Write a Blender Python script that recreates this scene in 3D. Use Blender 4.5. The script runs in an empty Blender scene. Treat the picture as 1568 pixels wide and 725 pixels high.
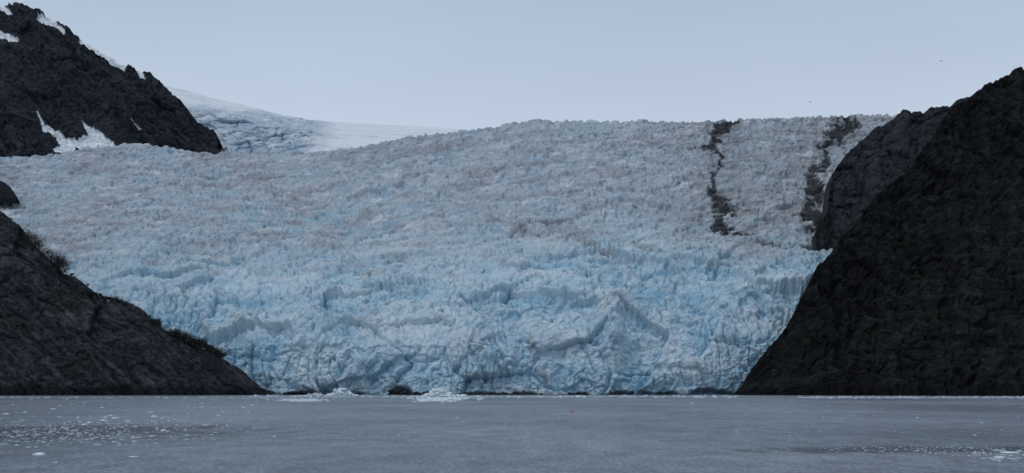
import bpy, math, numpy as np
from mathutils import Vector
rng=np.random.default_rng(7)
sc=bpy.context.scene
CAMH=8.0; HZ=589.0
# survey helper: bearing (px) / elevation (py) / distance -> metres (0.5 m per unit at 1 km)
def W(px,py,Y):
    return (px-784.0)*0.0005*Y, Y, CAMH+(HZ-py)*0.0005*Y
# ---------------------------------------------------------------- noise
def h2(ix,iy,seed):
    ix=ix.astype(np.int64).astype(np.uint32); iy=iy.astype(np.int64).astype(np.uint32)
    h=ix*np.uint32(374761393)+iy*np.uint32(668265263)+np.uint32((seed*2246822519)&0xffffffff)
    h=(h^(h>>np.uint32(13)))*np.uint32(1274126177)
    h=(h^(h>>np.uint32(15)))*np.uint32(2246822519)
    return h^(h>>np.uint32(16))
def r01(h): return (h&np.uint32(0xffffff)).astype(np.float32)/16777216.0
def perlin(x,y,seed=0):
    ix=np.floor(x); iy=np.floor(y); fx=(x-ix).astype(np.float32); fy=(y-iy).astype(np.float32)
    u=fx*fx*fx*(fx*(fx*6-15)+10); v=fy*fy*fy*(fy*(fy*6-15)+10)
    def g(dx,dy):
        a=r01(h2(ix+dx,iy+dy,seed))*6.2831853
        return np.cos(a)*(fx-dx)+np.sin(a)*(fy-dy)
    a=g(0,0);b=g(1,0);c=g(0,1);d=g(1,1)
    return ((a+(b-a)*u)*(1-v)+(c+(d-c)*u)*v)*1.41
def fbm(x,y,seed=0,o=5,gain=.5):
    s=0;a=1;n=0
    for i in range(o):
        s=s+a*perlin(x,y,seed+i*17); n+=a; a*=gain; x=x*2.03+3.1; y=y*2.03+7.7
    return s/n
def ridged(x,y,seed=0,o=5,gain=.5):
    s=0;a=1;n=0
    for i in range(o):
        s=s+a*(1-2*np.abs(perlin(x,y,seed+i*13))); n+=a; a*=gain; x=x*2.07+1.3; y=y*2.07+4.1
    return s/n
def facet(x,y,sx,sy,seed,tilt=1.0):
    gx=x/sx; gy=y/sy; ix=np.floor(gx); iy=np.floor(gy)
    F1=np.full(x.shape,9.,np.float32);F2=F1.copy()
    H=np.zeros(x.shape,np.float32)
    for dx in(-1,0,1):
        for dy in(-1,0,1):
            h=h2(ix+dx,iy+dy,seed); hb=h2(ix+dx,iy+dy,seed+91); hc=h2(ix+dx,iy+dy,seed+311)
            ox=gx-(ix+dx+r01(h)); oy=gy-(iy+dy+r01(hb))
            d=np.sqrt(ox*ox+oy*oy).astype(np.float32)
            a=r01(hc)*6.283; hh=(r01(h2(ix+dx,iy+dy,seed+777))-.5)+tilt*(np.cos(a)*ox+np.sin(a)*oy)
            n=d<F1
            F2=np.where(n,F1,np.minimum(F2,d)); H=np.where(n,hh,H).astype(np.float32); F1=np.where(n,d,F1)
    return H,F2-F1
def ss(a,b,x):
    t=np.clip((x-a)/(b-a),0,1); return t*t*(3-2*t)
def blur(D,n=1):
    for _ in range(n):
        D=np.pad(D,1,mode='edge'); D=(D[:-2]+2*D[1:-1]+D[2:])/4; D=(D[:,:-2]+2*D[:,1:-1]+D[:,2:])/4
    return D
# ---------------------------------------------------------------- mesh helpers
def grid_mesh(name,P,col=None,mat=None,flip=False):
    R,C,_=P.shape
    me=bpy.data.meshes.new(name)
    me.vertices.add(R*C); me.vertices.foreach_set('co',P.reshape(-1).astype(np.float32))
    i=np.arange(R*C).reshape(R,C)
    q=np.stack([i[:-1,:-1],i[:-1,1:],i[1:,1:],i[1:,:-1]],-1).reshape(-1,4)
    if flip:q=q[:,::-1]
    n=len(q)
    me.loops.add(n*4); me.loops.foreach_set('vertex_index',q.reshape(-1).astype(np.int32))
    me.polygons.add(n); me.polygons.foreach_set('loop_start',np.arange(0,n*4,4,dtype=np.int32))
    me.update(calc_edges=True)
    if col is not None:
        a=me.color_attributes.new('Col','FLOAT_COLOR','POINT')
        c=np.ones((R*C,4),np.float32); c[:,:3]=col.reshape(-1,3); a.data.foreach_set('color',c.reshape(-1))
    ob=bpy.data.objects.new(name,me); sc.collection.objects.link(ob)
    if mat: me.materials.append(mat)
    return ob
def tri_mesh(name,V,F,mat,col=None):
    me=bpy.data.meshes.new(name)
    me.vertices.add(len(V)); me.vertices.foreach_set('co',V.reshape(-1).astype(np.float32))
    n=len(F);k=F.shape[1]
    me.loops.add(n*k); me.loops.foreach_set('vertex_index',F.reshape(-1).astype(np.int32))
    me.polygons.add(n); me.polygons.foreach_set('loop_start',np.arange(0,n*k,k,dtype=np.int32))
    me.update(calc_edges=True); me.validate()
    ob=bpy.data.objects.new(name,me); sc.collection.objects.link(ob); me.materials.append(mat)
    return ob
# ---------------------------------------------------------------- materials
def newmat(n):
    m=bpy.data.materials.new(n); m.use_nodes=True; nt=m.node_tree
    return m,nt,nt.nodes['Principled BSDF']
def surf_mat(name,rough,nscale,amt,bscale,bdist,spec=.3):
    m,nt,b=newmat(name); N=nt.nodes;L=nt.links
    at=N.new('ShaderNodeAttribute'); at.attribute_name='Col'
    tc=N.new('ShaderNodeTexCoord')
    nz=N.new('ShaderNodeTexNoise'); nz.inputs['Scale'].default_value=nscale; nz.inputs['Detail'].default_value=8; nz.inputs['Roughness'].default_value=.7
    L.new(tc.outputs['Object'],nz.inputs['Vector'])
    mr=N.new('ShaderNodeMapRange'); mr.inputs['From Min'].default_value=.3; mr.inputs['From Max'].default_value=.7
    mr.inputs['To Min'].default_value=1-amt; mr.inputs['To Max'].default_value=1+amt; L.new(nz.outputs['Fac'],mr.inputs['Value'])
    vm=N.new('ShaderNodeVectorMath'); vm.operation='SCALE'; L.new(at.outputs['Color'],vm.inputs[0]); L.new(mr.outputs[0],vm.inputs['Scale'])
    L.new(vm.outputs[0],b.inputs['Base Color'])
    n2=N.new('ShaderNodeTexNoise'); n2.inputs['Scale'].default_value=bscale; n2.inputs['Detail'].default_value=6; n2.inputs['Roughness'].default_value=.6
    L.new(tc.outputs['Object'],n2.inputs['Vector'])
    bp=N.new('ShaderNodeBump'); bp.inputs['Strength'].default_value=1; bp.inputs['Distance'].default_value=bdist
    L.new(n2.outputs['Fac'],bp.inputs['Height']); L.new(bp.outputs[0],b.inputs['Normal'])
    b.inputs['Roughness'].default_value=rough; b.inputs['Specular IOR Level'].default_value=spec
    return m
ICE=surf_mat('glacier_ice',.6,.3,.18,.45,1.8,.25)
ROCK=surf_mat('wet_rock',.85,.2,.55,.35,3.0,.12)
def plain(name,c,r,sp=.3):
    m,nt,b=newmat(name); N=nt.nodes;L=nt.links
    tc=N.new('ShaderNodeTexCoord'); nz=N.new('ShaderNodeTexNoise'); nz.inputs['Scale'].default_value=1.3; nz.inputs['Detail'].default_value=5
    L.new(tc.outputs['Object'],nz.inputs['Vector'])
    rp=N.new('ShaderNodeValToRGB'); rp.color_ramp.elements[0].position=.3; rp.color_ramp.elements[1].position=.7
    rp.color_ramp.elements[0].color=(*[x*.6 for x in c],1); rp.color_ramp.elements[1].color=(*[min(1,x*1.25) for x in c],1)
    L.new(nz.outputs['Fac'],rp.inputs[0]); L.new(rp.outputs[0],b.inputs['Base Color'])
    b.inputs['Roughness'].default_value=r; b.inputs['Specular IOR Level'].default_value=sp
    return m
# ---------------------------------------------------------------- main glacier
def poly_dist(px,py,pts):
    d=np.full(px.shape,1e9)
    for (x0,y0),(x1,y1) in zip(pts[:-1],pts[1:]):
        vx,vy=x1-x0,y1-y0; t=np.clip(((px-x0)*vx+(py-y0)*vy)/(vx*vx+vy*vy),0,1)
        d=np.minimum(d,np.hypot(px-x0-t*vx,py-y0-t*vy))
    return d
def blob(px,py,cx,cy,rx,ry): return np.exp(-(((px-cx)/rx)**2+((py-cy)/ry)**2))
NC,NR=1500,640
pxa=np.linspace(-200,1480,NC); ta=np.linspace(-.03,1.12,NR)
PX,T=np.meshgrid(pxa,ta)
skx=[-230,0,60,130,200,260,330,420,500,560,610,660,700,760,815,870,950,1050,1200,1370,1500]
sky=[255,238,238,229,222,225,234,233,231,223,213,206,202,194,186,186,185,187,182,176,174]
SK=np.interp(PX,skx,sky)
Tc=np.clip(T,None,1)
PY=606-(606-SK)*Tc
dep=np.interp(Tc,[-.03,0,.08,.2,.35,.5,.7,.88,1],[0,0,4,18,75,180,350,525,600])
dep=dep*(1+.10*np.sin(PX/210.))
Y0=1022+10*fbm(PX/150,PX*0+3,5,3)
Y=Y0+dep
X=(PX-784)*.0005*Y
Z=CAMH+(HZ-PY)*.0005*Y
Z=np.where(T<0,Z+T*250,Z)
back=np.clip(T-1,0,1)
Y=Y+back*4000; Z=Z-back*150
P=np.stack([X,Y,Z],-1)
S=np.concatenate([np.zeros((1,NC)),np.cumsum(np.linalg.norm(np.diff(P,axis=0),axis=2),0)],0)
S=np.repeat(S[:,NC//2:NC//2+1],NC,1)*.5+S*.5
dv=np.gradient(P,axis=0); du=np.gradient(P,axis=1)
Nn=np.cross(du,dv); Nn/=np.linalg.norm(Nn,axis=2,keepdims=True)+1e-9
Nn=Nn+np.array([0,-.35,.1]); Nn/=np.linalg.norm(Nn,axis=2,keepdims=True)
up=ss(.4,.7,T)
lo=1-up
wx=X+8*fbm(X/45,S/45,11,4); ws=S+8*fbm(X/45,S/45,23,4)
H0,E0=facet(X+20*fbm(X/90,S/90,12,4),S+20*fbm(X/90,S/90,13,4),95,75,9,1.0)
H1,E1=facet(wx,ws,50,46,1,1.0)
H2,E2=facet(wx,ws,24,22,2,1.0)
H3,E3=facet(wx,ws,10,11,3,1.1)
H4,E4=facet(X+3*fbm(X/9,S/9,77,2),S+3*fbm(X/9,S/9,78,2),4.2,5,4,1.2)
big=fbm(X/140,S/110,31,4)
rd=ridged((X+.5*S)/60+.3*big,(S-.3*X)/90,41,5,.5)
fans=blob(PX,PY,640,515,100,45)+blob(PX,PY,1040,535,60,50)+.6*blob(PX,PY,430,440,90,30)+.8*blob(PX,PY,620,375,50,25)+.7*blob(PX,PY,850,510,50,45)+.6*blob(PX,PY,800,420,120,25)
fans=np.clip(fans+.35*fbm(X/70,S/50,51,4),0,1)
ch=1-.5*fans
crev=ridged(X/70+.8*fbm(X/60,S/60,66,3),S/24,61,3,.5)
flut=ridged(wx/10,S/60,71,3)
cr1=ss(.90,.985,1-np.abs(perlin(wx/38,ws/13,401)))*ss(-.2,.2,perlin(X/60,S/50,402)+.1)
cr2=ss(.88,.985,1-np.abs(perlin(wx/9+.02*S,ws/34,411)))*ss(-.1,.3,perlin(X/50,S/60,412)+.1)
cr3=ss(.88,.98,1-np.abs(perlin((wx+ws)/14,(wx-ws)/30,421)))*ss(-.1,.3,perlin(X/50,S/60,422))
amp1=1-.65*ss(.8,1,T)
rough=.75+.6*fbm(X/110,S/80,432,3)      # shattered versus smoother ground
D=amp1*(8*big+lo*(7.5*rd+8.5*H0+5.5*H1)*(.6+.4*ch)+up*(2.2*H1+3*H0))
D+=ch*((4.0-.7*up)*amp1)*H2*rough+ch*(2.4-.5*up)*H3*rough+(.35+.65*ch)*(1.5-.3*up)*H4
D+=up*amp1*2.5*crev+1.2*fbm(X/6,S/7,83,4,.6)*ch
frac=np.clip(cr1*(.4+.6*up)+cr2*(.9-.2*up)+.8*cr3,0,1.3)*ch
D-=3.0*frac
D-=lo*2.6*(1-ss(0,.09,E1))*ch
D-=up*1.8*(1-ss(0,.12,E2))
D-=1.1*ch*(1-ss(0,.12,E3))
crest=ss(.86,.97,T)*ss(640,860,PX)
D+=crest*2.2*flut
D+=lo*1.8*ridged(wx/14,ws/30,81,3)*ch
fx0=945+(PY-460)*-.05+9*fbm(PX/50,PY/40,5,3)
fr=(PX-fx0)
D+=15*np.where(fr<0,np.exp(-(fr/38)**2),np.exp(-(fr/20)**2))*ss(438,490,PY)*(1-.5*ss(560,606,PY))
D+=9*blob(PX,PY,485,378,28,22)+9*blob(PX,PY,745,345,16,14)+8*blob(PX,PY,385,520,22,30)+9*blob(PX,PY,760,548,40,25)+8*blob(PX,PY,300,450,40,25)
D-=9*blob(PX,PY,560,345,70,20)+8*blob(PX,PY,1060,480,30,30)
b1=[(1118,184),(1105,200),(1086,222),(1098,236),(1105,256),(1086,282),(1096,300),(1118,322),(1098,345),(1134,368)]
b2=[(1294,178),(1302,193),(1276,210),(1257,226),(1262,250),(1241,275),(1247,300),(1236,328),(1262,345),(1284,376)]
wpx=PX+22*fbm(PX/40,PY/16,91,5,.6); wpy=PY+12*fbm(PX/22,PY/16,95,4)
d1=poly_dist(wpx,wpy,b1); d2=poly_dist(wpx,wpy,b2)
nz=fbm(X/9,S/14,101,5,.65)
w1=4+11*blob(PX,PY,1110,196,60,14)+8*blob(PX,PY,1090,224,60,10)+12*blob(PX,PY,1108,318,60,20)+5*blob(PX,PY,1120,360,60,12)
w2=6+12*blob(PX,PY,1295,195,80,18)+10*blob(PX,PY,1250,285,80,34)+16*blob(PX,PY,1262,355,80,26)
m1=ss(-.15,.6,1.0-d1/w1+1.5*nz)*ss(40,8,d1)
m2=ss(-.15,.6,1.05-d2/w2+1.6*nz)*ss(45,12,d2)
m3=ss(.1,.6,1-poly_dist(wpx,wpy,[(1120,360),(1200,385),(1290,372)])/5+1.6*nz-.3)
mor=np.clip(np.maximum(np.maximum(m1,m2),m3*.7),0,1)
halo=np.clip(np.exp(-(d1/38)**2)+np.exp(-(d2/40)**2),0,1)*np.clip(.45+1.2*nz+.8*fbm(X/30,S/40,113,4),0,1)
D-=1.5*mor
cav=np.zeros_like(PX); cave_shade=np.zeros_like(PX)
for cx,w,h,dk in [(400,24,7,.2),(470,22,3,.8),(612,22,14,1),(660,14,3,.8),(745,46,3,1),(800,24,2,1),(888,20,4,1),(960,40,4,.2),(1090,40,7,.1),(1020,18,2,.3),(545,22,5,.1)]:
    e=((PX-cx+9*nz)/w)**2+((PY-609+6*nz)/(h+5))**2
    m=ss(1.15,.7,e); cav=np.maximum(cav,m); cave_shade=np.maximum(cave_shade,m*dk)
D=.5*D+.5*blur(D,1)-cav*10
D=D*np.where(T<0,.6,1)*(1-.6*ss(1.0,1.03,T))
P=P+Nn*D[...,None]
small=D-8*big-lo*7.5*rd
loc=D-blur(D[::4,::4],6).repeat(4,0).repeat(4,1)[:NR,:NC]
white=np.array([.60,.69,.75]); blue=np.array([.20,.43,.59]); lilac=np.array([.33,.345,.385]); tan=np.array([.29,.285,.295]); blk=np.array([.018,.019,.023])
def mix(a,b,f): return a*(1-f[...,None])+b*f[...,None]
C=np.ones(PX.shape+(3,))*white
pale=np.array([.38,.555,.67])
C=mix(C,pale,np.clip(.58+1.2*fbm(X/60,S/40,120,6,.6)-.5*fans,0,1))
bl=np.clip(.04-.04*small-.04*loc+.5*frac+1.15*fbm(X/42,S/30,130,6,.62)+.5*blob(PX,PY,560,335,120,38)+.35*blob(PX,PY,1170,245,60,40)+.4*blob(PX,PY,390,350,90,40)+.35*blob(PX,PY,350,520,90,60)+.35*blob(PX,PY,1000,470,220,50)+.4*blob(PX,PY,1080,570,90,40)+.25*blob(PX,PY,740,560,200,35)-.3*up,0,1)  # ice blue; blob right of the fin also paints its shadowed flank
C=mix(C,blue,bl*.8)
dirtf=np.clip(.48*up+.65*ss(-.1,.5,fbm(X/70,S/36,140,6,.6))*(.25+up)+.4*ss(0,.5,fbm(X/14,S/16,150,5,.65))*(.3+up)-.9*bl*.5,0,.9)
C=mix(C,lilac,dirtf)
right=ss(930,1180,PX)*ss(.42,.6,T)
C=mix(C,tan,np.clip(right*(.35+.9*fbm(X/25,S/25,160,5,.6)),0,.8))
C=mix(C,tan*.7,np.clip(ss(.15,.6,fbm(X/40,S/20,170,6,.65))*.7*ss(.2,.5,T),0,1))
C=mix(C,np.array([.70,.74,.78]),np.clip(up*ss(.2,.6,fbm(X/40,S/24,175,6,.7)+.25*crev)*.75+crest*.12+.2*ss(.5,2.5,loc)*(.4+.6*up),0,1))
C=mix(C,tan*.5,halo*.6)
for a in [[(808,520),(815,565),(850,590)],[(770,350),(900,375),(1010,400)]]:
    C=mix(C,np.array([.26,.24,.22]),.5*ss(.2,.8,1.1-poly_dist(wpx,wpy,a)/4+1.2*nz))
C=mix(C,blk,mor*.95)
C=mix(C,blk*1.2,cave_shade)  # shade inside the caves painted near-black on the ice
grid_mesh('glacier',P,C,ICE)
# ---------------------------------------------------------------- upper glacier
NC2,NR2=800,260
PX2,T2=np.meshgrid(np.linspace(60,900,NC2),np.linspace(0,1.1,NR2))
S2k=np.interp(PX2,[60,200,265,300,330,380,430,470,520,600,690,760,900],[85,112,134,143,151,163,176,184,188,192,197,203,215])
T2c=np.clip(T2,0,1)
PYb=265-(265-S2k)*T2c
Yb=1760+np.interp(T2c,[0,.35,.78,1],[0,60,230,1300])
Xb=(PX2-784)*.0005*Yb; Zb=CAMH+(HZ-PYb)*.0005*Yb
bk=np.clip(T2-1,0,1); Yb=Yb+bk*6000; 
fall=ss(525,465,PX2+.5*(PYb-200)+20*fbm(PX2/40,PYb/20,4,3))*ss(158,176,PYb-(PX2-330)*.10+8*fbm(PX2/30,PYb/15,3,3))
sb=Zb*1.3
ha,ea=facet(Xb+6*fbm(Xb/30,sb/30,5,3),sb,26,20,201,1.); hb,eb=facet(Xb,sb,10,10,202,1.)
dn=fbm(Xb/60,Yb/60,211,5)
Db=fall*(6*ha+3.5*hb+4.0*ridged(Xb/20,sb/50,221,4)-4*(1-ss(0,.12,ea)))+(1-fall)*(3*dn+2.5*ridged(Xb/90,Yb/45,231,4))
Zb=Zb+Db*.4; Yb=Yb-Db*.8
Cb=np.ones(PX2.shape+(3,))*np.array([.80,.83,.86])
Cb=mix(Cb,np.array([.30,.40,.50]),np.clip(fall*(.85-.10*Db*.5+1.2*fbm(Xb/25,sb/25,241,5,.6)),0,1))
Cb=mix(Cb,np.array([.48,.55,.63]),(1-fall)*.85*ss(.0,.4,fbm(Xb/120,Yb/50,251,6,.65)))
grid_mesh('upper_glacier',np.stack([Xb,Yb,Zb],-1),Cb,ICE)
# ---------------------------------------------------------------- rock slopes
def slope(name,x0,x1,nc,nr,ridge,foot,amp,colfn,seed,prof=1.0,minamp=.25,back=(300,-120),strata=(1,.3),jag=5,seafoot=True):
    px=np.linspace(x0,x1,nc); nb=int(nr*.15)
    t=np.concatenate([np.linspace(0,1,nr),1+np.linspace(0,1,nb+1)[1:]])
    A,B=np.meshgrid(px,t); tc=np.clip(B,0,1)
    r=np.array(ridge); f=np.array(foot)
    rp=np.interp(A,r[:,0],r[:,1]); ry=np.interp(A,r[:,0],r[:,2]); fp=np.interp(A,f[:,0],f[:,1]); fy=np.interp(A,f[:,0],f[:,2])
    jg=jag*(fbm(A/26,A*0+.37,seed+50,5,.6)*1.6-.15)*ss(0,60,fp-rp)
    rp=rp+jg
    rx,_,rz=W(A,rp,ry); fx,_,fz=W(A,fp,fy)
    k=tc**prof
    y=fy+(ry-fy)*k; z=fz+(rz-fz)*tc
    x=(A-784)*.0005*y
    b=np.clip(B-1,0,1); y=y+b*back[0]; z=z+b*back[1]
    hgt=np.maximum(rz-fz,0)
    am=amp*(minamp+(1-minamp)*ss(0,90,hgt))
    u=x+.5*y; v=z*1.0+.6*y
    wu=u+16*fbm(u/60,v/60,seed,6,.58); wv=v+16*fbm(u/60,v/60,seed+5,6,.58)
    ca,sa=strata; su=wu*ca+wv*sa; sv=-wu*sa+wv*ca
    d=1.3*ridged(su/60,sv/150,seed+10,7,.6)+.9*fbm(su/12,sv/28,seed+12,6,.65)
    h1,e1=facet(su,sv,34,80,seed+20,1.); h2_,e2=facet(su,sv,10,24,seed+21,1.1); h3,e3=facet(su,sv,4,7,seed+22,1.1)
    fr=ss(.9,.99,1-np.abs(perlin(su/12,sv/60,seed+31)))+.7*ss(.9,.99,1-np.abs(perlin(su/50,sv/18,seed+32)))
    q=z/15+1.6*fbm(x/70,z/40,seed+40,5,.6); led=(q-np.floor(q)); led=ss(0,.75,led)-ss(.75,1,led)
    d=d+.8*h1+.34*h2_+.16*h3-.2*(1-ss(0,.1,e1))-.35*fr+.30*led
    d=(.75*d+.25*blur(d,1))*am
    pyv=HZ-(z-CAMH)/(.0005*y)
    c=colfn(A,pyv,x,y,z,d/amp,su,sv)
    sn=blur((c[...,2]>.5).astype(float),3); d=d*(1-.8*sn)
    y2=y-d*.8; z2=z+d*.6; x2=x+d*.15
    z2=np.where(tc<.02,-3 if seafoot else z2-6,z2)
    return grid_mesh(name,np.stack([x2,y2,z2],-1),c,ROCK)
def col_left(A,py,x,y,z,d,u,v):  # rock bases from here on lean blue, slight haze put into the colour
    c=np.ones(A.shape+(3,))*np.array([.019,.022,.028])
    c=mix(c,np.array([.078,.083,.094]),np.clip(.2+1.7*fbm(u/8,v/50,301,7,.75)+.2*d,0,1))
    c=mix(c,np.array([.020,.024,.021]),np.clip(ss(.05,.4,fbm(u/40,v/40,311,5,.6))*.8,0,1))
    c=mix(c,np.array([.12,.125,.13]),.6*ss(.25,.6,fbm(u/8,v/40,321,6,.75)))
    c=mix(c,np.array([.008,.009,.011]),ss(7,3,z)*.8)
    return c
slope('rocky_hillside',-420,418,600,420,
  [(-420,90,1450),(-200,225,1280),(-100,275,1190),(0,328,1120),(28,352,1105),(50,376,1090),(90,412,1065),(115,425,1055),(150,455,1040),(190,470,1025),(225,487,1012),(250,512,1005),(290,528,998),(330,545,993),(370,572,988),(400,596,984),(418,607,982)],
  [(-420,608,860),(-200,607,900),(0,607,935),(250,606,965),(418,606.5,980)],5.5,col_left,300,strata=(.85,.52),jag=6)
def col_right(A,py,x,y,z,d,u,v):
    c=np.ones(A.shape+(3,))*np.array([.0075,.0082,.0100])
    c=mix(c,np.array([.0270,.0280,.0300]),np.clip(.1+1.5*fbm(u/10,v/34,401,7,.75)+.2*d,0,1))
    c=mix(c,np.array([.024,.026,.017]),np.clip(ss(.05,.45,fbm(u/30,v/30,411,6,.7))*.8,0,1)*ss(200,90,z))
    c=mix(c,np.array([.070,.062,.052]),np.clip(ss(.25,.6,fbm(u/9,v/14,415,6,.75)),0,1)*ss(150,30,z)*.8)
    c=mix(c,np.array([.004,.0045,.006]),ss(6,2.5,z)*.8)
    return c
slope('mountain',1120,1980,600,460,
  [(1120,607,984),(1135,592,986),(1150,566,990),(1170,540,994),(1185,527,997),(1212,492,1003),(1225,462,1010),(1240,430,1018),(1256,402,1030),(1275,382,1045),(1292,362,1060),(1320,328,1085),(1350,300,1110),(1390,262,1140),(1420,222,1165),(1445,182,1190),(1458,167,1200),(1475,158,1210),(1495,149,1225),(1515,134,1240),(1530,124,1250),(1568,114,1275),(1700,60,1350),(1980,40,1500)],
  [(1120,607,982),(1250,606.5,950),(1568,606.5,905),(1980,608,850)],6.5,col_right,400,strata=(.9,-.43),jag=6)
def col_back(A,py,x,y,z,d,u,v):
    c=np.ones(A.shape+(3,))*np.array([.017,.019,.025])
    c=mix(c,np.array([.046,.048,.057]),np.clip(.3+1.4*fbm(u/10,v/34,501,7,.75)+.2*d,0,1))
    return c
slope('rock_outcrop',1238,1620,340,300,
  [(1238,415,1200),(1246,360,1230),(1262,335,1275),(1267,300,1320),(1274,266,1370),(1300,236,1400),(1322,215,1420),(1345,200,1435),(1362,186,1445),(1385,172,1452),(1412,180,1460),(1450,165,1468),(1475,152,1472),(1520,140,1490),(1620,110,1530)],
  [(1238,430,1150),(1290,440,1160),(1620,460,1150)],5.5,col_back,500,minamp=.5,strata=(.9,-.43),jag=5,seafoot=False)
def inpoly(x,y,pts):
    c=np.zeros(x.shape,bool); n=len(pts)
    for i in range(n):
        x0,y0=pts[i];x1,y1=pts[(i+1)%n]
        if y0==y1: continue
        c^=((y0>y)!=(y1>y))&(x<(x1-x0)*(y-y0)/(y1-y0)+x0)
    return c
def col_up(A,py,x,y,z,d,u,v):
    c=np.ones(A.shape+(3,))*np.array([.018,.021,.029])
    c=mix(c,np.array([.052,.057,.070]),np.clip(.25+1.4*fbm(u/20,v/90,601,7,.75)+.2*d,0,1))
    c=mix(c,np.array([.085,.090,.105]),.6*ss(.2,.55,fbm(u/14,v/60,605,6,.75)))
    a=A+4*fbm(A/12,py/12,611,4); b=py+4*fbm(A/12,py/12,621,4)
    m=np.zeros(A.shape,bool)
    for p in [[(56,174),(62,180),(68,192),(84,200),(100,214),(120,218),(134,212),(130,204),(127,188),(136,194),(150,202),(166,216),(176,226),(180,240),(84,240),(82,230),(92,226),(86,212),(66,200)],
              [(-30,46),(6,50),(30,66),(24,71),(-30,60)],[(-30,0),(8,10),(22,26),(12,26),(0,16),(-30,10)],
              [(60,26),(74,28),(84,33),(102,50),(96,52),(82,43),(56,38)],
              [(122,63),(140,71),(170,87),(198,104),(190,108),(160,94),(136,80),(120,72)],
              [(208,109),(218,112),(224,126),(215,124)],[(200,190),(204,192),(220,204),(214,203)]]:
        m|=inpoly(a,b,p)
    c=mix(c,np.array([.76,.81,.86]),m.astype(float))
    return c
slope('snow_patched_mountain',-500,334,720,420,
  [(-500,-130,2000),(-100,-30,2000),(0,8,1960),(30,14,1945),(62,24,1930),(98,42,1915),(128,66,1900),(160,84,1885),(198,106,1865),(230,120,1850),(250,138,1840),(268,158,1825),(288,176,1812),(304,196,1803),(318,203,1795),(328,207,1788),(334,215,1780)],
  [(-500,290,1700),(0,262,1705),(200,245,1710),(334,250,1735)],8,col_up,600,minamp=.3,back=(500,-160),strata=(.85,.5),jag=4,seafoot=False)
def col_nun(A,py,x,y,z,d,u,v): return np.ones(A.shape+(3,))*np.array([.018,.019,.024])
slope('rock_knob',-90,26,70,50,[(-90,272,1478),(-20,277,1476),(4,279,1474),(15,286,1472),(26,302,1468)],[(-90,306,1450),(-20,304,1452),(26,303,1456)],1.5,col_nun,700,minamp=1,back=(60,-40),jag=2,seafoot=False)
# ---------------------------------------------------------------- ice chunks & rocks
def ico():
    t=(1+5**.5)/2
    v=np.array([(-1,t,0),(1,t,0),(-1,-t,0),(1,-t,0),(0,-1,t),(0,1,t),(0,-1,-t),(0,1,-t),(t,0,-1),(t,0,1),(-t,0,-1),(-t,0,1)],float)/1.9
    f=np.array([(0,11,5),(0,5,1),(0,1,7),(0,7,10),(0,10,11),(1,5,9),(5,11,4),(11,10,2),(10,7,6),(7,1,8),(3,9,4),(3,4,2),(3,2,6),(3,6,8),(3,8,9),(4,9,5),(2,4,11),(6,2,10),(8,6,7),(9,8,1)])
    return v,f
IV,IF=ico()
def chunks(name,pos,size,mat,flat=.45):
    n=len(pos); J=1+.45*(rng.random((n,12,1))-.5)+.3*(rng.random((n,12,3))-.5)
    sc3=np.stack([size*(.7+.9*rng.random(n)),size*(.6+.7*rng.random(n)),size*flat*(.5+.9*rng.random(n))],-1)
    V=IV[None]*J*sc3[:,None,:]
    a=rng.random(n)*6.283; ca,sa=np.cos(a)[:,None],np.sin(a)[:,None]
    Vx=V[...,0]*ca-V[...,1]*sa; Vy=V[...,0]*sa+V[...,1]*ca
    V=np.stack([Vx,Vy,V[...,2]],-1)+pos[:,None,:]
    F=IF[None]+12*np.arange(n)[:,None,None]
    return tri_mesh(name,V.reshape(-1,3),F.reshape(-1,3),mat)
BERG=plain('clean_ice',(.66,.76,.82),.5)
BRASH=plain('brash_ice',(.42,.48,.54),.5)
DARK=plain('basal_rock',(.018,.019,.022),.8)
def sea(px,py):
    Yw=16000/(py-HZ); return np.stack([(px-784)*.0005*Yw,Yw,np.zeros_like(Yw)],-1)
ps=[];szs=[]
def add(n,px,py,s0,s1,pw=3):
    p=sea(px,py); ps.append(p); szs.append(s0+(s1-s0)*rng.random(len(px))**pw)
n=2400; px=rng.normal(110,110,n); py=rng.normal(662,11,n); k=(py>636)&(py<686); add(n,px[k],py[k],.06,.42,4)
n=600; px=rng.uniform(-60,1640,n); py=605+5+rng.random(n)**1.5*60; add(n,px,py,.12,.5,4)
n=1600; px=rng.uniform(-60,1640,n); py=612+rng.random(n)*116; add(n,px,py,.03,.15,4)
n=700; px=rng.normal(1430,110,n); py=rng.normal(690,4,n); add(n,px,py,.04,.22,3)
n=160; px=rng.normal(1540,30,n); py=rng.normal(700,5,n); add(n,px,py,.06,.5,4)
n=1300; px=rng.uniform(1225,1640,n); py=rng.normal(609.3,.6,n); py=np.maximum(py,608.3); add(n,px,py,.3,1.6,3)
n=1500; px=rng.uniform(380,1130,n); py=rng.normal(607.7,.8,n); py=np.clip(py,606,611); add(n,px,py,.3,1.8,4)
n=300; px=rng.uniform(-60,420,n); py=rng.normal(609.5,.8,n); py=np.clip(py,608.6,612); add(n,px,py,.3,1.2,3)
chunks('brash_ice',np.concatenate(ps),np.concatenate(szs),BRASH)
ps=[];szs=[]
n=600; px=rng.normal(462,18,n); py=rng.normal(613,1.2,n); add(n,px,py,.2,.9,2)
n=620; px=rng.normal(674,20,n); py=rng.normal(611.5,2,n); py=np.maximum(py,607);add(n,px,py,.3,1.7,2)
n=300; px=rng.uniform(420,1120,n); py=rng.normal(608.3,.7,n); py=np.clip(py,607,611); add(n,px,py,.4,1.8,3)
n=120; px=rng.uniform(-60,420,n); py=612+rng.random(n)**1.3*40; add(n,px,py,.2,.8,2)
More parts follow.
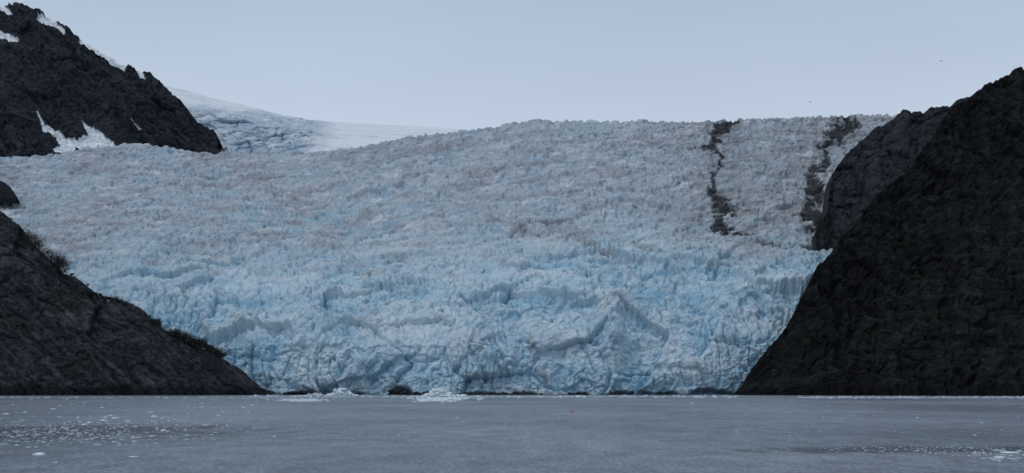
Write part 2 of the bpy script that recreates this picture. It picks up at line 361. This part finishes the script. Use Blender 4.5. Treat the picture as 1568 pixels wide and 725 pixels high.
n=16; px=np.array([80,120,131,170,240,60,85,1530,1548,205.,128,176,250,1405,1060,700]); py=np.array([627,622,617,637,656,697,709,702,694,700.,620,641,660,640,618,640]); add(n,px,py,.3,1.0,1)
chunks('floating_ice',np.concatenate(ps),np.concatenate(szs),BERG,.35)
def pile(name,px,py,w,h,n,mat,dw=0):
    p=sea(np.array([float(px)]),np.array([float(py)]))[0]
    q=np.zeros((n,3)); r=rng.normal(0,.4,(n,2)); q[:,0]=p[0]+r[:,0]*w; q[:,1]=p[1]+r[:,1]*w*.3+dw
    q[:,2]=np.abs(rng.normal(0,.4,n))*h*np.exp(-(r[:,0])**2*3)
    return chunks(name,q,.16*h+rng.random(n)*.26*h,mat,.8)
pile('iceberg',674,608.5,11,5.5,160,BERG); pile('iceberg',524,606.8,9,6,110,BERG); pile('iceberg',482,607.4,14,2.4,110,BERG)
q=[];s=[]
for cx,w,n,zz in [(470,24,60,2.2),(445,10,20,2.),(608,16,50,3.5),(632,20,44,1.5),(740,40,70,.9),(800,20,34,.8),(888,15,34,1.4),(950,16,10,.6)]:
    for i in range(n):
        pxr=cx+rng.normal(0,w*.5); Yr=1002+rng.normal(0,2.5)
        q.append(((pxr-784)*.0005*Yr,Yr,rng.random()*zz)); s.append(.8+1.3*rng.random())
chunks('shore_rocks',np.array(q),np.array(s),DARK,.6)
# ---------------------------------------------------------------- scrub on the ridge
LF=plain('scrub_foliage',(.020,.025,.022),.8); BK=plain('bark',(.03,.028,.026),.9)
leafV=[];leafF=[];twV=[];twF=[]
def shrub(x,y,z,h,w,dens):
    def limb(a,b,r0,r1):
        a=np.array(a);b=np.array(b);n0=len(twV)
        for c,r in((a,r0),(b,r1)):
            for k in range(4):
                th=k*math.pi/2; twV.append((c[0]+r*math.cos(th),c[1]+r*math.sin(th),c[2]))
        for k in range(4): twF.append((n0+k,n0+(k+1)%4,n0+4+(k+1)%4,n0+4+k))
    limb((x,y,z-1.5),(x,y,z+h*.8),.16,.05)
    for i in range(7):
        a=rng.random()*6.283; zz=z+h*rng.uniform(.1,.6); e=(x+math.cos(a)*w*.8,y+math.sin(a)*w*.8,zz+h*.35)
        limb((x,y,zz),e,.08,.02)
        for j in range(dens):
            c=np.array(e)+rng.normal(0,1,3)*np.array([w*.32,w*.32,h*.16])
            d1_=rng.normal(0,1,3);d1_/=np.linalg.norm(d1_);d2_=np.cross(d1_,rng.normal(0,1,3));d2_/=np.linalg.norm(d2_)
            sz=rng.uniform(.15,.4); n0=len(leafV)
            for u_,v_ in((-1,-.6),(1,-.6),(1,.6),(-1,.6)): leafV.append(tuple(c+d1_*u_*sz+d2_*v_*sz))
            leafF.append((n0,n0+1,n0+2,n0+3))
rx=[0,28,50,90,115,150,190,225,250,290,330,370]; ryy=[328,352,376,412,425,455,470,487,512,528,545,572]; rY=[1120,1105,1090,1065,1055,1040,1025,1012,1005,998,993,988]
for a,b,n,hh,de in [(40,105,75,10,10),(168,200,14,4.5,26),(235,345,60,6.5,34),(-60,40,12,3,14),(100,235,24,3,18)]:
    for i in range(n):
        p=rng.uniform(a,b); yy=np.interp(p,rx,rY); pp=np.interp(p,rx,ryy); x,y,z=W(p,pp,yy)
        h=hh*rng.uniform(.5,1.2); shrub(x,y-1+rng.normal(0,2),z-.5+rng.uniform(0,1.5),h,h*.5,de)
par=bpy.data.objects.new('alder_scrub',None); sc.collection.objects.link(par)
o=tri_mesh('foliage',np.array(leafV),np.array(leafF),LF); o.parent=par
o=tri_mesh('stems',np.array(twV),np.array(twF),BK); o.parent=par
# ---------------------------------------------------------------- water
def water():
    m,nt,b=newmat('sea_water'); N=nt.nodes;L=nt.links
    tc=N.new('ShaderNodeTexCoord')
    def noise(sx,sy,scale,det=6,ro=.6):
        mp=N.new('ShaderNodeMapping'); mp.inputs['Scale'].default_value=(sx,sy,1); L.new(tc.outputs['Object'],mp.inputs[0])
        z=N.new('ShaderNodeTexNoise'); z.inputs['Scale'].default_value=scale; z.inputs['Detail'].default_value=det; z.inputs['Roughness'].default_value=ro
        L.new(mp.outputs[0],z.inputs['Vector']); return z
    def ramp(src,p0,c0,p1,c1):
        r=N.new('ShaderNodeValToRGB'); e=r.color_ramp.elements; e[0].position=p0;e[0].color=(*c0,1);e[1].position=p1;e[1].color=(*c1,1)
        L.new(src,r.inputs[0]); return r.outputs[0]
    def mul(x,y):
        mx=N.new('ShaderNodeMix'); mx.data_type='RGBA'; mx.blend_type='MULTIPLY'; mx.inputs[0].default_value=1
        L.new(x,mx.inputs[6]); L.new(y,mx.inputs[7]); return mx.outputs[2]
    base=ramp(noise(1,.5,.016,8,.62).outputs['Fac'],.38,(.100,.127,.155),.62,(.200,.232,.272))
    s1=ramp(noise(1,.40,1.8,5,.75).outputs['Fac'],.36,(.42,.42,.42),.66,(1.65,1.65,1.65))  # light and dark of ripples multiplied into the water colour
    s2=ramp(noise(1,.40,.22,5,.65).outputs['Fac'],.34,(.68,.68,.68),.68,(1.30,1.30,1.30))
    col=mul(mul(base,s1),s2)
    def lead(cx,cy,rx,ry):
        sp=N.new('ShaderNodeVectorMath'); sp.operation='SUBTRACT'; L.new(tc.outputs['Object'],sp.inputs[0]); sp.inputs[1].default_value=(cx,cy,0)
        ml=N.new('ShaderNodeVectorMath'); ml.operation='MULTIPLY'; L.new(sp.outputs[0],ml.inputs[0]); ml.inputs[1].default_value=(1/rx,1/ry,0)
        ln=N.new('ShaderNodeVectorMath'); ln.operation='LENGTH'; L.new(ml.outputs[0],ln.inputs[0])
        nn=noise(1,.45,.18,8,.75)
        ad=N.new('ShaderNodeMath'); ad.operation='MULTIPLY_ADD'; L.new(nn.outputs['Fac'],ad.inputs[0]); ad.inputs[1].default_value=-4; ad.inputs[2].default_value=2.0
        a2=N.new('ShaderNodeMath'); a2.operation='ADD'; L.new(ad.outputs[0],a2.inputs[0]); L.new(ln.outputs['Value'],a2.inputs[1])
        mr=N.new('ShaderNodeMapRange'); mr.interpolation_type='SMOOTHSTEP'; mr.inputs['From Min'].default_value=.5; mr.inputs['From Max'].default_value=1.25
        mr.inputs['To Min'].default_value=1; mr.inputs['To Max'].default_value=0; L.new(a2.outputs[0],mr.inputs['Value']); return mr
    l1=lead(-78,222,34,38); l2=lead(52,160,24,8)
    mxx=N.new('ShaderNodeMath'); mxx.operation='MAXIMUM'; L.new(l1.outputs[0],mxx.inputs[0]); L.new(l2.outputs[0],mxx.inputs[1])
    m2=N.new('ShaderNodeMix'); m2.data_type='RGBA'; L.new(mxx.outputs[0],m2.inputs[0]); L.new(col,m2.inputs[6]); m2.inputs[7].default_value=(.02,.03,.038,1)
    L.new(m2.outputs[2],b.inputs['Base Color'])
    b.inputs['Roughness'].default_value=.38; b.inputs['Specular IOR Level'].default_value=.35; b.inputs['IOR'].default_value=1.33
    w=noise(.8,.6,1.4,5,.6); bp=N.new('ShaderNodeBump'); bp.inputs['Strength'].default_value=1; bp.inputs['Distance'].default_value=.3
    L.new(w.outputs['Fac'],bp.inputs['Height']); L.new(bp.outputs[0],b.inputs['Normal'])
    return m
P=np.zeros((2,2,3)); P[0,0]=(-15000,-3000,0);P[0,1]=(15000,-3000,0);P[1,0]=(-15000,25000,0);P[1,1]=(15000,25000,0)
grid_mesh('water',P,None,water())
# ---------------------------------------------------------------- buoys & gull
ORG=plain('orange_float',(.50,.08,.04),.5)
def buoy(px,py):
    p=sea(np.array([float(px)]),np.array([float(py)]))[0]
    import bmesh
    bm=bmesh.new(); bmesh.ops.create_uvsphere(bm,u_segments=16,v_segments=10,radius=.36)
    for v in bm.verts: v.co.z*= .85; 
    r=bmesh.ops.create_cone(bm,cap_ends=True,segments=12,radius1=.10,radius2=.06,depth=.25)
    for v in r['verts']: v.co.z+=.38
    me=bpy.data.meshes.new('mooring_buoy'); bm.to_mesh(me); bm.free(); me.materials.append(ORG)
    o=bpy.data.objects.new('mooring_buoy',me); o.location=(p[0],p[1],.1); sc.collection.objects.link(o)
buoy(876,632); buoy(33,621)
GUL=plain('gull_plumage',(.08,.08,.09),.8)
def gull(px,py,Yg,rot):
    x,y,z=W(px,py,Yg)
    V=[];F=[]
    rings=[(-.32,.01),(-.2,.05),(-.05,.085),(.1,.075),(.2,.045),(.26,.05),(.31,.03),(.38,.005)]
    for (a,r) in rings:
        for k in range(8):
            th=k*math.pi/4; V.append((r*math.cos(th),a,r*.85*math.sin(th)))
    for i in range(len(rings)-1):
        for k in range(8): F.append((i*8+k,i*8+(k+1)%8,(i+1)*8+(k+1)%8,(i+1)*8+k))
    for sgn in(-1,1):
        st=[(.05,.13,-.09,.03),(.3,.17,-.07,.17),(.5,.12,-.09,.16),(.85,-.06,-.10,.05)]
        n0=len(V)
        for (sx,le,te,zz) in st: V.append((sgn*sx,le,zz)); V.append((sgn*sx,te,zz-.01))
        for i in range(3): F.append((n0+2*i,n0+2*i+2,n0+2*i+3,n0+2*i+1))
    n0=len(V); V+= [(-.03,-.28,0),(.03,-.28,0),(.09,-.45,0),(-.09,-.45,0)]; F.append((n0,n0+1,n0+2,n0+3))
    o=tri_mesh('gull',np.array(V),np.array(F),GUL); o.location=(x,y,z); o.rotation_euler=(0.2,.15,rot)
gull(1441,94,300,.3); gull(1240,157,420,1.0)
# ---------------------------------------------------------------- light
w=bpy.data.worlds.new('World'); sc.world=w; w.use_nodes=True; nt=w.node_tree;N=nt.nodes;L=nt.links
bg=N['Background']
el=math.radians(50); azr=math.radians(240)
st=N.new('ShaderNodeTexSky'); st.sky_type='NISHITA'; st.sun_disc=False; st.sun_elevation=el; st.sun_rotation=azr
sk=N.new('ShaderNodeVectorMath'); sk.operation='SCALE'; sk.inputs['Scale'].default_value=.9; L.new(st.outputs[0],sk.inputs[0])
tc=N.new('ShaderNodeTexCoord'); sx=N.new('ShaderNodeSeparateXYZ'); L.new(tc.outputs['Generated'],sx.inputs[0])
cr=N.new('ShaderNodeValToRGB'); e=cr.color_ramp.elements
e[0].position=0;e[0].color=(6.1,7.1,8.4,1); e[1].position=1;e[1].color=(6.0,7.0,8.2,1)
k=cr.color_ramp.elements.new(.17);k.color=(5.9,6.95,8.3,1)
k=cr.color_ramp.elements.new(.30);k.color=(4.8,5.8,7.3,1)
k=cr.color_ramp.elements.new(.5);k.color=(5.0,5.95,7.2,1)
L.new(sx.outputs['Z'],cr.inputs[0])
cn=N.new('ShaderNodeTexNoise'); cn.inputs['Scale'].default_value=1.6; cn.inputs['Detail'].default_value=4
mp=N.new('ShaderNodeMapping'); mp.inputs['Scale'].default_value=(1,1,3.5); L.new(tc.outputs['Generated'],mp.inputs[0]); L.new(mp.outputs[0],cn.inputs['Vector'])
mr=N.new('ShaderNodeMapRange'); mr.inputs['To Min'].default_value=.92; mr.inputs['To Max'].default_value=1.08; mr.inputs['From Min'].default_value=.25; mr.inputs['From Max'].default_value=.75; L.new(cn.outputs['Fac'],mr.inputs['Value'])
cs=N.new('ShaderNodeVectorMath'); cs.operation='SCALE'; L.new(cr.outputs[0],cs.inputs[0]); L.new(mr.outputs[0],cs.inputs['Scale'])
mx=N.new('ShaderNodeMix'); mx.data_type='RGBA'; mx.inputs[0].default_value=.93; L.new(sk.outputs[0],mx.inputs[6]); L.new(cs.outputs[0],mx.inputs[7])
L.new(mx.outputs[2],bg.inputs['Color']); bg.inputs['Strength'].default_value=.09
sun=bpy.data.lights.new('sun','SUN'); sun.energy=.65; sun.angle=math.radians(25); sun.color=(1,.97,.93)
so=bpy.data.objects.new('sun',sun); sc.collection.objects.link(so)
d=Vector((math.sin(azr)*math.cos(el),math.cos(azr)*math.cos(el),math.sin(el)))
so.rotation_euler=d.to_track_quat('Z','Y').to_euler()
# ---------------------------------------------------------------- camera
cam=bpy.data.cameras.new('camera'); cam.lens=2000/1568*36; cam.sensor_width=36; cam.shift_y=(HZ-362.5)/1568
cam.clip_start=.5; cam.clip_end=60000
co=bpy.data.objects.new('camera',cam); co.location=(0,0,CAMH); co.rotation_euler=(math.radians(90),0,0); sc.collection.objects.link(co); sc.camera=co
sc.view_settings.view_transform='Standard'; sc.view_settings.look='None'; sc.view_settings.exposure=0
